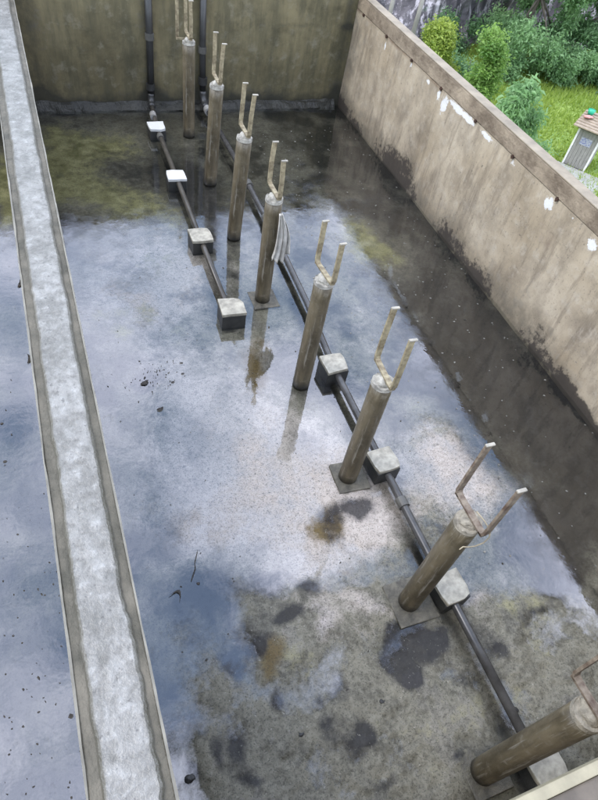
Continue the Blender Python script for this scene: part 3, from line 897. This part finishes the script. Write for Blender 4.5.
zp = 0.062
lv = [(0.918, YB - 0.045, 1.14), (0.915, YB - 0.045, 0.60), (0.905, YB - 0.05, 0.12)]
le = bend((0.905, YB - 0.05, 0.2), (0.900, YB - 0.055, zp), (0.872, YB - 0.4, zp), 8, 0.08)
lf = [le[-1], (0.862, 4.93, zp), (0.856, 4.15, zp), (0.850, 3.36, zp), (0.848, 2.62, zp)]
pipe_thing('left pipe, dark on the back wall, brown along the floor through four blocks',
           [lv, le, lf], [('riser', 0.030, M['pipe_dark']), ('elbow', 0.030, M['pipe_dark']), ('floor_run', 0.0185, M['pipe_brown'])],
           [((0.9145, YB - 0.045, 0.595), (0, 0, 1), 0.037, 0.05, M['collar']), ((0.872, YB - 0.30, zp), (0.06, 1, 0), 0.028, 0.07, M['white_plastic']),
            ((0.903, YB - 0.05, 0.20), (0, 0, 1), 0.038, 0.05, M['pipe_dark']), ((0.859, 4.80, zp), (0, 1, 0), 0.027, 0.05, M['collar'])])
rv = [(1.362, YB - 0.045, 1.14), (1.362, YB - 0.045, 0.55), (1.368, YB - 0.05, 0.16)]
re_ = bend((1.368, YB - 0.05, 0.3), (1.372, YB - 0.06, zp), (1.376, YB - 0.4, zp), 8, 0.10)
rf = [re_[-1], (1.392, 4.5, zp), (1.385, 3.4, zp), (1.36, 2.6, zp), (1.318, 2.03, zp), (1.312, 1.335, zp), (1.314, 0.635, zp), (1.322, -0.14, zp)]
pipe_thing('right grey floor pipe behind the posts, from back wall to camera end',
           [rv, re_, rf], [('riser', 0.028, M['pipe_dark']), ('elbow', 0.032, M['pipe_dark']), ('floor_run', PRAD, M['pipe'])],
           [((1.362, YB - 0.045, 0.50), (0, 0, 1), 0.035, 0.05, M['collar']), ((1.367, YB - 0.05, 0.25), (0, 0, 1), 0.04, 0.06, M['pipe_dark']),
            ((1.378, YB - 0.22, zp), (0.03, 1, 0), 0.036, 0.07, M['white_plastic']), ((1.39, 4.02, zp), (0, 1, 0), 0.030, 0.06, M['collar']),
            ((1.385, 3.55, zp), (0, 1, 0), 0.030, 0.05, M['collar']), ((1.3125, 1.10, zp), (0, 1, 0), 0.029, 0.05, M['collar'])])

# ------------------------------------------------------------------ rag and cord
nu, nv = 15, 30
vv = []
for j in range(nv):
    f = j / (nv - 1)
    wd = 0.012 + 0.052 * f ** 1.2
    for i_ in range(nu):
        g_ = i_ / (nu - 1) - 0.5
        fold = 0.016 * math.sin(g_ * 17 + f * 2.2) * (0.35 + f) + 0.008 * math.sin(g_ * 31 + 1)
        zz = 0.66 - 0.28 * f - 0.035 * f * math.sin(g_ * 6 + 0.9) - 0.05 * f * (g_ < -0.1) * f
        cxr = 1.125 + 0.030 * math.sin(f * 2.2)
        vv.append((cxr + 2.0 * g_ * wd * (1 + 0.2 * math.sin(5 * f)), 2.668 - 0.012 * f + fold, zz + 0.03))
ff = [(j * nu + i_, j * nu + i_ + 1, (j + 1) * nu + i_ + 1, (j + 1) * nu + i_) for j in range(nv - 1) for i_ in range(nu - 1)]
rag = pyd('rag', vv, ff, M['cloth'], None, True)
md = rag.modifiers.new('thickness', 'SOLIDIFY')
md.thickness = 0.003
tag(rag, 'dirty pale rag hanging down the side of the fourth post', 'rag')
bm = bmesh.new()
cp = [(1.150, 0.66, 0.815), (1.165, 0.62, 0.805), (1.178, 0.59, 0.785), (1.180, 0.58, 0.755), (1.168, 0.578, 0.725), (1.145, 0.582, 0.705), (1.120, 0.588, 0.700), (1.100, 0.592, 0.706), (1.085, 0.588, 0.700)]
tube(bm, cp, 0.0025, 8)
tag(obj('cord', bm, M['cord'], None, True), 'thin pale cord dangling from the fork of the post on a square pad', 'cord')

# ------------------------------------------------------------------ litter in the water


def leaf_shape(bm, x, y, z, ln, wd, rz, curl):
    n = 6
    L, R = [], []
    for i_ in range(n + 1):
        f = i_ / n
        w_ = wd * math.sin(math.pi * min(max(f, 0.04), 0.96)) ** 0.8
        px = ln * (f - 0.5)
        for side, acc in ((1, L), (-1, R)):
            qx, qy = px, side * w_ / 2 + curl * (f - 0.5) ** 2
            acc.append(bm.verts.new((x + qx * math.cos(rz) - qy * math.sin(rz), y + qx * math.sin(rz) + qy * math.cos(rz), z + 0.004 * abs(math.sin(f * 5)) + 0.003 * (side > 0))))
    for i_ in range(n):
        bm.faces.new((L[i_], L[i_ + 1], R[i_ + 1], R[i_]))


for x, y, ln, wd, rz, cu, lab in (
        (0.18, 0.99, .052, .014, 2.4, .16, 'dark curled leaf on the water beside the near end of the divider'),
        (0.255, 2.19, .05, .026, .4, .02, 'small dark leaf at the edge of the weed clump by the divider'),
        (-0.32, 3.15, .075, .02, 1.3, .03, 'dark leaf floating left of the divider, farthest along'),
        (-0.31, 2.50, .07, .018, 1.5, .05, 'thin dark leaf floating left of the divider, halfway along'),
        (-0.18, 2.13, .06, .02, .6, .03, 'dark leaf floating close to the left face of the divider'),
        (0.30, 1.99, .04, .018, .3, .02, 'tiny dark leaf on the pale water near the middle of the divider'),
        (1.49, 1.79, .022, .018, .3, .0, 'black speck of leaf on the sky reflection right of the fifth post')):
    bm = bmesh.new()
    leaf_shape(bm, x, y, LEVEL + 0.003, ln, wd, rz, cu)
    tag(obj('fallen_leaf', bm, M['litter']), lab, 'leaf', 'dead leaves on the water')
bm = bmesh.new()
tube(bm, [(0.24, 1.02, .012), (0.27, 1.07, .014), (0.275, 1.10, .015), (0.30, 1.15, .016)], [.002, .0025, .002, .0012], 6)
tag(obj('twig', bm, M['litter']), 'thin dark twig lying on the wet floor near the divider', 'twig')


def pebble(x, y, r, m, lab, grp):
    bm = bmesh.new()
    bmesh.ops.create_icosphere(bm, subdivisions=3, radius=r)
    for v in bm.verts:
        d = 1 + 0.4 * float(fbm(v.co.x / r * 1.3 + x * 9, v.co.y / r * 1.3 + v.co.z / r + y * 9, 81, 3))
        v.co = Vector((x + v.co.x * d, y + v.co.y * d * 0.85, 0.008 + v.co.z * 0.55 * d))
    tag(obj('stone', bm, M[m], None, True), lab, 'stone', grp)


pebble(0.50, 0.32, .020, 'darkstone', 'small black stone on the olive wet floor near the bottom edge', 'loose stones')
pebble(0.85, 0.32, .014, 'darkstone', 'tiny black stone on the floor left of the nearest pipe run', 'loose stones')
pebble(1.15, 0.17, .026, 'stone', 'round pale stone on the floor left of the near pipe end', 'loose stones')
pebble(1.36, 0.12, .020, 'darkstone', 'dark stone right of the near pipe end beside the leaning post', 'loose stones')
pebble(0.07, 0.31, .017, 'darkstone', 'black stone at the foot of the divider near the bottom edge', 'loose stones')

# tiny uncountable flecks
bm = bmesh.new()
for k_ in range(560):
    a = random.random()
    if a < 0.42:
        x, y = random.uniform(-0.8, -0.2), random.choice((random.uniform(0.1, 3.6), random.gauss(1.2, .5), random.gauss(0.5, .3)))
    elif a < 0.55:
        x, y = random.gauss(0.33, 0.09), random.gauss(2.23, 0.07)
    elif a < 0.8:
        x, y = random.uniform(0.05, 1.6), random.uniform(0.2, 3.2)
    else:
        x, y = random.uniform(1.2, 2.7), random.uniform(0.3, 4.9)
    r = random.uniform(0.002, 0.005) * (2.2 if random.random() < 0.08 else 1)
    rz = random.uniform(0, 6.28)
    st_ = random.uniform(0.3, 0.9)
    vs = []
    for m_ in range(6):
        q_ = m_ / 6 * 2 * math.pi
        qx, qy = r * math.cos(q_) * random.uniform(.7, 1.3), r * st_ * math.sin(q_)
        vs.append(bm.verts.new((x + qx * math.cos(rz) - qy * math.sin(rz), y + qx * math.sin(rz) + qy * math.cos(rz), LEVEL + 0.002 + random.uniform(0, .002))))
    bm.faces.new(vs)
fl = obj('litter_flecks', bm, M['litter'])
fl['kind'] = 'stuff'
fl['label'] = 'tiny dark flecks of leaf litter scattered over the water'
fl['category'] = 'litter'
bm = bmesh.new()
for k_ in range(260):
    x, y = random.uniform(1.5, 2.7), random.uniform(0.4, 5.0)
    r = random.uniform(0.003, 0.008)
    vs = []
    for m_ in range(6):
        q_ = m_ / 6 * 2 * math.pi
        vs.append(bm.verts.new((x + r * math.cos(q_) * random.uniform(.6, 1.3), y + r * math.sin(q_) * random.uniform(.5, 1.2), LEVEL + 0.0015)))
    bm.faces.new(vs)
fl = obj('pale_scum', bm, M['stone'])
fl['kind'] = 'stuff'
fl['label'] = 'pale specks of scum floating on the dark water by the right wall'
fl['category'] = 'scum'

random.seed(5)
rng = np.random.default_rng(5)
# ------------------------------------------------------------------ outside: ground, cliff, plants, hut
GZ = -10.5
gx = np.concatenate([-np.geomspace(1500, 60, 14), np.linspace(-50, 70, 81), np.geomspace(80, 1500, 14)])
gy = np.concatenate([-np.geomspace(1500, 60, 14), np.linspace(-50, 70, 81), np.geomspace(80, 1500, 14)])
X, Y = np.meshgrid(gx, gy)


def ground_z(X, Y):
    d = np.hypot(np.maximum(np.maximum(-3.2 - X, X - 3.1), 0), np.maximum(np.maximum(-1.0 - Y, Y - 5.8), 0))
    z = np.maximum(GZ, -0.35 - 0.78 * np.maximum(d - 0.3, 0))
    return z + 0.18 * fbm(X * 0.25, Y * 0.25, 91, 4) * (d > 3)


Z = ground_z(X, Y)
idx = np.arange(X.size).reshape(X.shape)
q = np.stack([idx[:-1, :-1], idx[:-1, 1:], idx[1:, 1:], idx[1:, :-1]], -1).reshape(-1, 4)
structure(pyd('ground', np.stack([X, Y, Z], -1).reshape(-1, 3), q, M['ground'], None, True))

line = np.array([(-60, 50), (-20, 52), (8, 45), (18, 40), (23, 36.5), (27, 36.0), (33, 37.5), (40, 37), (52, 33), (80, 20)], float)
seg_ = np.concatenate([[0], np.cumsum(np.hypot(*np.diff(line, axis=0).T))])
sN, hN = 420, 90
ss = np.linspace(0, seg_[-1], sN)
lx, ly = np.interp(ss, seg_, line[:, 0]), np.interp(ss, seg_, line[:, 1])
hh = np.linspace(0, 1, hN)
SS, HH = np.meshgrid(ss, hh)
out_ = 2.2 * fbm(SS * 0.16, HH * 2.2, 95, 6) + 0.9 * np.abs(fbm(SS * 0.6, HH * 2, 96, 5)) - 5 * HH
tx, ty = np.gradient(lx), np.gradient(ly)
tn = np.hypot(tx, ty)
nx, ny = ty / tn, -tx / tn
CX = lx + nx * out_
CY = ly + ny * out_
CZ = GZ - 1 + 17 * HH + 0.8 * fbm(SS * 0.3, HH * 4, 97, 4)
idx = np.arange(CX.size).reshape(CX.shape)
q = np.stack([idx[:-1, :-1], idx[:-1, 1:], idx[1:, 1:], idx[1:, :-1]], -1).reshape(-1, 4)
structure(pyd('cliff', np.stack([CX, CY, CZ], -1).reshape(-1, 3), q, M['cliff']))


def leaf_quads(C, size, drooping=0.0, aspect=2.2):
    """one bent leaf (two quads) for each centre"""
    n = len(C)
    a = rng.uniform(0, 2 * np.pi, n)
    el = rng.uniform(-0.7, 0.6, n) - drooping
    d = np.stack([np.cos(a) * np.cos(el), np.sin(a) * np.cos(el), np.sin(el)], -1)
    r = rng.normal(size=(n, 3))
    s = np.cross(d, r)
    s /= np.linalg.norm(s, axis=1)[:, None]
    L = (size * rng.uniform(0.45, 1.7, n))[:, None]
    W = L / aspect
    mid = C + d * L * 0.5 + np.array([0, 0, 1]) * L * 0.06
    tip = C + d * L - np.array([0, 0, 1]) * L * 0.12
    V = np.stack([C, mid - s * W / 2, tip, mid + s * W / 2], 1)
    return V


def plant(name, label, cat, base, height, clumps, n, size, mat, trunk_r, drooping=0.0, aspect=2.2, group=None, limbs=6):
    e = empty(name, base)
    tag(e, label, cat, group)
    base = np.array(base)
    cs, tint = [], []
    for (cx, cy, cz, rr, rz_, wgt) in clumps:
        m = int(n * wgt)
        p = rng.normal(size=(m, 3))
        p /= np.linalg.norm(p, axis=1)[:, None]
        rad = rng.uniform(0.35, 1.0, m) ** 0.5
        lump = 1 + 0.45 * np.sin(p[:, 0] * 5 + cx) * np.cos(p[:, 1] * 6 + cz) + 0.28 * rng.normal(size=m)
        p = p * (rad * lump)[:, None] * np.array([rr, rr, rz_])
        cs.append(base + np.array([cx, cy, cz]) + p)
        tint.append(np.clip(0.5 + 0.22 * rng.normal(size=m) + 0.25 * (p[:, 2] / rz_) + rng.normal() * 0.12, 0, 1))
    C = np.vstack(cs)
    V = leaf_quads(C, size, drooping, aspect)
    faces = np.arange(len(C) * 4).reshape(-1, 4)
    adopt(pyd('crown', V.reshape(-1, 3), faces, mat, None, False, {'tint': np.repeat(np.concatenate(tint), 4)}), e)
    bm = bmesh.new()
    top = base + np.array([0, 0, height * 0.85])
    mid = base + np.array([0.04 * height, -0.03 * height, height * 0.45])
    tube(bm, [base - np.array([0, 0, .3]), mid, top], [trunk_r, trunk_r * .7, trunk_r * .25], 8)
    for cl in clumps[:limbs]:
        c_ = base + np.array(cl[:3])
        tube(bm, [mid, (mid + c_) / 2 + np.array([0, 0, .1]), c_], [trunk_r * .45, trunk_r * .3, trunk_r * .1], 6)
    adopt(obj('trunk', bm, M['bark'], None, True), e)
    return e


def gz(x, y):
    return float(ground_z(np.array([float(x)]), np.array([float(y)]))[0])


def rand_clumps(k, R, z0, z1, r, squash=0.9):
    o_ = []
    for _ in range(k):
        a, d = random.uniform(0, 6.28), R * math.sqrt(random.random())
        o_.append((d * math.cos(a), d * math.sin(a), random.uniform(z0, z1), r * random.uniform(.7, 1.25), r * squash * random.uniform(.7, 1.2), 1.0 / k))
    return o_


x, y = 18.1, 26.2
plant('shrub', 'bright yellow green leafy bush just beyond the right wall, left of its twin', 'bush', (x, y, gz(x, y)), 4.4, [(-0.2, 0.1, 4.3, 0.5, 0.4, 0.07)] + rand_clumps(20, 0.80, 1.8, 4.2, 0.45), 15000, 0.125, M['leaf_y'], .07)
x, y = 19.1, 23.9
plant('shrub', 'fresh green upright bush beyond the right wall, right of its yellower twin', 'bush', (x, y, gz(x, y)), 4.8, [(0.0, 0.1, 4.8, 0.42, 0.4, 0.07)] + rand_clumps(20, 0.62, 1.8, 4.7, 0.42), 15000, 0.13, M['leaf_g'], .07)
x, y = 17.7, 19.2
plant('small_tree', 'bluish green small tree with drooping leaves close behind the right wall', 'tree', (x, y, gz(x, y)), 5.0, [(0.1, 0.0, 4.75, 0.40, 0.36, 0.09)] + rand_clumps(16, 0.8, 2.2, 4.7, 0.44), 9000, 0.20, M['leaf_b'], .06, 0.45, 3.0)
x, y = 19.5, 20.5
plant('shrub', 'low bluish scrub at the foot of the drooping tree, before the grass', 'bush', (x, y, gz(x, y)), 2.6, rand_clumps(12, 1.3, 0.4, 2.6, 0.6), 10000, 0.15, M['leaf_b'], .05, 0.2, 2.6)
x, y = 28.5, 33.6
plant('hanging_tree', 'bluish green tree with hanging foliage before the cliff, top right', 'tree', (x, y, gz(x, y)), 9.0, rand_clumps(30, 3.2, 1.6, 8.5, 0.9), 42000, 0.18, M['leaf_b'], .2, 0.5, 2.4)
x, y = 34.5, 33.0
plant('hanging_tree', 'pale green tree at the right edge before the cliff', 'tree', (x, y, gz(x, y)), 8.0, rand_clumps(26, 3.0, 2.0, 8.0, 0.9), 32000, 0.18, M['leaf_b'], .2, 0.5, 2.4)
for k_, (x, y, lab) in enumerate(((25.2, 35.5, 'dark green scrub at the cliff foot behind the two bright bushes'), (28.0, 32.0, 'bluish scrub at the edge of the grass below the hanging tree'),
                                  (30.5, 31.6, 'bluish scrub at the far edge of the grass, middle of the row'), (33.0, 30.6, 'bluish scrub at the far edge of the grass, right of the middle'),
                                  (35.6, 29.6, 'bluish scrub at the far edge of the grass, by the right edge'), (22.6, 29.6, 'dark scrub in the gap between bright bush and grass'))):
    plant('shrub', lab, 'bush', (x, y, gz(x, y)), 2.2, rand_clumps(12, 1.6, 0.3, 1.7, 0.6), 10000, 0.15, M['leaf_d'] if k_ in (0, 5) else M['leaf_b'], .05, 0.2, 2.4, 'scrub along the cliff foot')
for k_, (x, y, h_) in enumerate(((17.2, 37.6, 11), (18.6, 36.8, 12), (20.2, 35.6, 11), (21.8, 35.0, 12))):
    bm = bmesh.new()
    z_ = gz(x, y) - 0.5
    tube(bm, [(x, y, z_), (x + .15, y, z_ + h_ * .35), (x - .2, y + .2, z_ + h_ * .7), (x + .3, y + .3, z_ + h_)], [.16, .13, .1, .06], 8)
    for s_ in (-1, 1):
        tube(bm, [(x, y, z_ + h_ * .5), (x + .7 * s_, y + .2, z_ + h_ * .75), (x + 1.0 * s_, y + .3, z_ + h_)], [.06, .05, .03], 6)
    tag(obj('bare_trunk', bm, M['palebark'], None, True), ('leftmost', 'second from left', 'third from left', 'rightmost')[k_] + ' of the slender pale trunks against the dark cliff', 'trunk', 'bare trunks before the cliff')
bm = bmesh.new()
tube(bm, [(27.1, 31.3, GZ - .2), (27.15, 31.3, GZ + .45), (27.2, 31.35, GZ + .75)], [.28, .24, .1], 9)
tag(obj('stump', bm, M['bark']), 'short brown stump at the far edge of the grass', 'stump')

# grass
n = 60000
gx_ = rng.uniform(14, 40, n)
gy_ = rng.uniform(13, 37, n)
C = np.stack([gx_, gy_, ground_z(gx_, gy_)], -1)
a = rng.uniform(0, 2 * np.pi, n)
hgt = rng.uniform(0.10, 0.34, n) * (1 + 0.5 * fbm(gx_ * .4, gy_ * .4, 99, 3))
side = np.stack([np.cos(a), np.sin(a), 0 * a], -1) * 0.045
lean_ = np.stack([rng.normal(size=n) * .1, rng.normal(size=n) * .1, hgt], -1)
V = np.stack([C - side, C + side, C + lean_], 1)
tint = np.clip(0.5 + 0.2 * rng.normal(size=n) + 0.5 * fbm(gx_ * .3, gy_ * .3, 98, 4), 0, 1)
gr = pyd('grass', V.reshape(-1, 3), np.arange(3 * n).reshape(-1, 3), M['grass'], None, False, {'tint': np.repeat(tint, 3)})
gr['kind'] = 'stuff'
gr['label'] = 'bright green grass of the slope below the tank'
gr['category'] = 'grass'

# hut
BL, BR = Vector((24.15, 21.63, GZ)), Vector((24.80, 20.69, GZ))
ang = math.atan2((BR - BL).y, (BR - BL).x)
hut = empty('hut', BL)
hut.rotation_euler = (0, 0, ang)
tag(hut, 'small grey plank hut with brown roof and white posts on the grass', 'hut')
HW, HD, HT = 1.14, 1.2, 1.95          # local: x along the front, +y to the back


def hpart(name, mat, *bx, parent=hut, bevel=0.0):
    bm = bmesh.new()
    box(bm, *bx, bevel)
    return obj(name, bm, mat, parent)


for k_ in range(6):
    x_ = 0.07 + k_ * 0.168
    hpart('plank', M['hut_wall'], x_, x_ + 0.158, 0.03 + 0.006 * (k_ % 2), 0.06, 0.1, HT - 0.1)
hpart('side_wall', M['hut_wall'], -0.005, 0.03, 0.09, HD, 0, HT - 0.05)
hpart('side_wall', M['hut_wall'], HW - 0.03, HW + 0.005, 0.09, HD, 0, HT - 0.05)
hpart('back_wall', M['hut_wall'], 0.03, HW - 0.03, HD - 0.04, HD - 0.002, 0, HT - 0.05)
hpart('post', M['hut_post'], -0.03, 0.06, -0.01, 0.08, 0, HT - 0.08)
hpart('post', M['hut_post'], HW - 0.06, HW + 0.03, -0.01, 0.08, 0, HT - 0.08)
hpart('lintel', M['hut_dark'], -0.10, HW + 0.10, -0.02, 0.10, HT - 0.078, HT + 0.03)
hpart('sill', M['hut_dark'], 0.062, HW - 0.062, 0.0, 0.075, 0.0, 0.095)
for k_ in range(7):
    a_ = -0.32 + k_ * 0.262
    o_ = hpart('roof_board', M['hut_roof'], -0.30, HW + 0.30, a_, a_ + 0.25, HT + 0.05 + 0.035 * k_, HT + 0.10 + 0.035 * k_)
hpart('sign', M['sign'], 0.30, 0.84, 0.018, 0.028, 1.2, 1.55)
ap = hpart('paved_apron', M['apron'], -0.3, HW + 1.2, -2.2, -0.04, -0.2, 0.10, parent=None)
ap.location = BL
ap.rotation_euler = (0, 0, ang)
tag(ap, 'pale paved patch in front of the small hut', 'paving')


def local(p):
    return hut.matrix_basis @ Vector(p)


bm = bmesh.new()
tube(bm, [(0, 0, 0), (0, 0, .22), (0, 0, .23), (0, 0, .03)], [.13, .19, .175, .12], 16)
o = obj('bucket', bm, M['green'], None, True)
o.location = Matrix.Translation(BL) @ Matrix.Rotation(ang, 4, 'Z') @ Vector((0.02, 1.0, HT + 0.31))
tag(o, 'green plastic bucket standing on the hut roof', 'bucket')
bm = bmesh.new()
bmesh.ops.create_icosphere(bm, subdivisions=3, radius=0.16)
for v in bm.verts:
    d = 1 + 0.5 * float(fbm(v.co.x * 9, v.co.y * 9 + v.co.z * 7, 88, 4))
    v.co = Vector((v.co.x * 1.5 * d, v.co.y * d, v.co.z * 0.4 * d + .05))
o = obj('cloth_bundle', bm, M['pink'], None, True)
o.location = Matrix.Translation(BL) @ Matrix.Rotation(ang, 4, 'Z') @ Vector((0.08, 0.66, HT + 0.26))
tag(o, 'pinkish cloth bundle on the hut roof beside the green bucket', 'cloth')
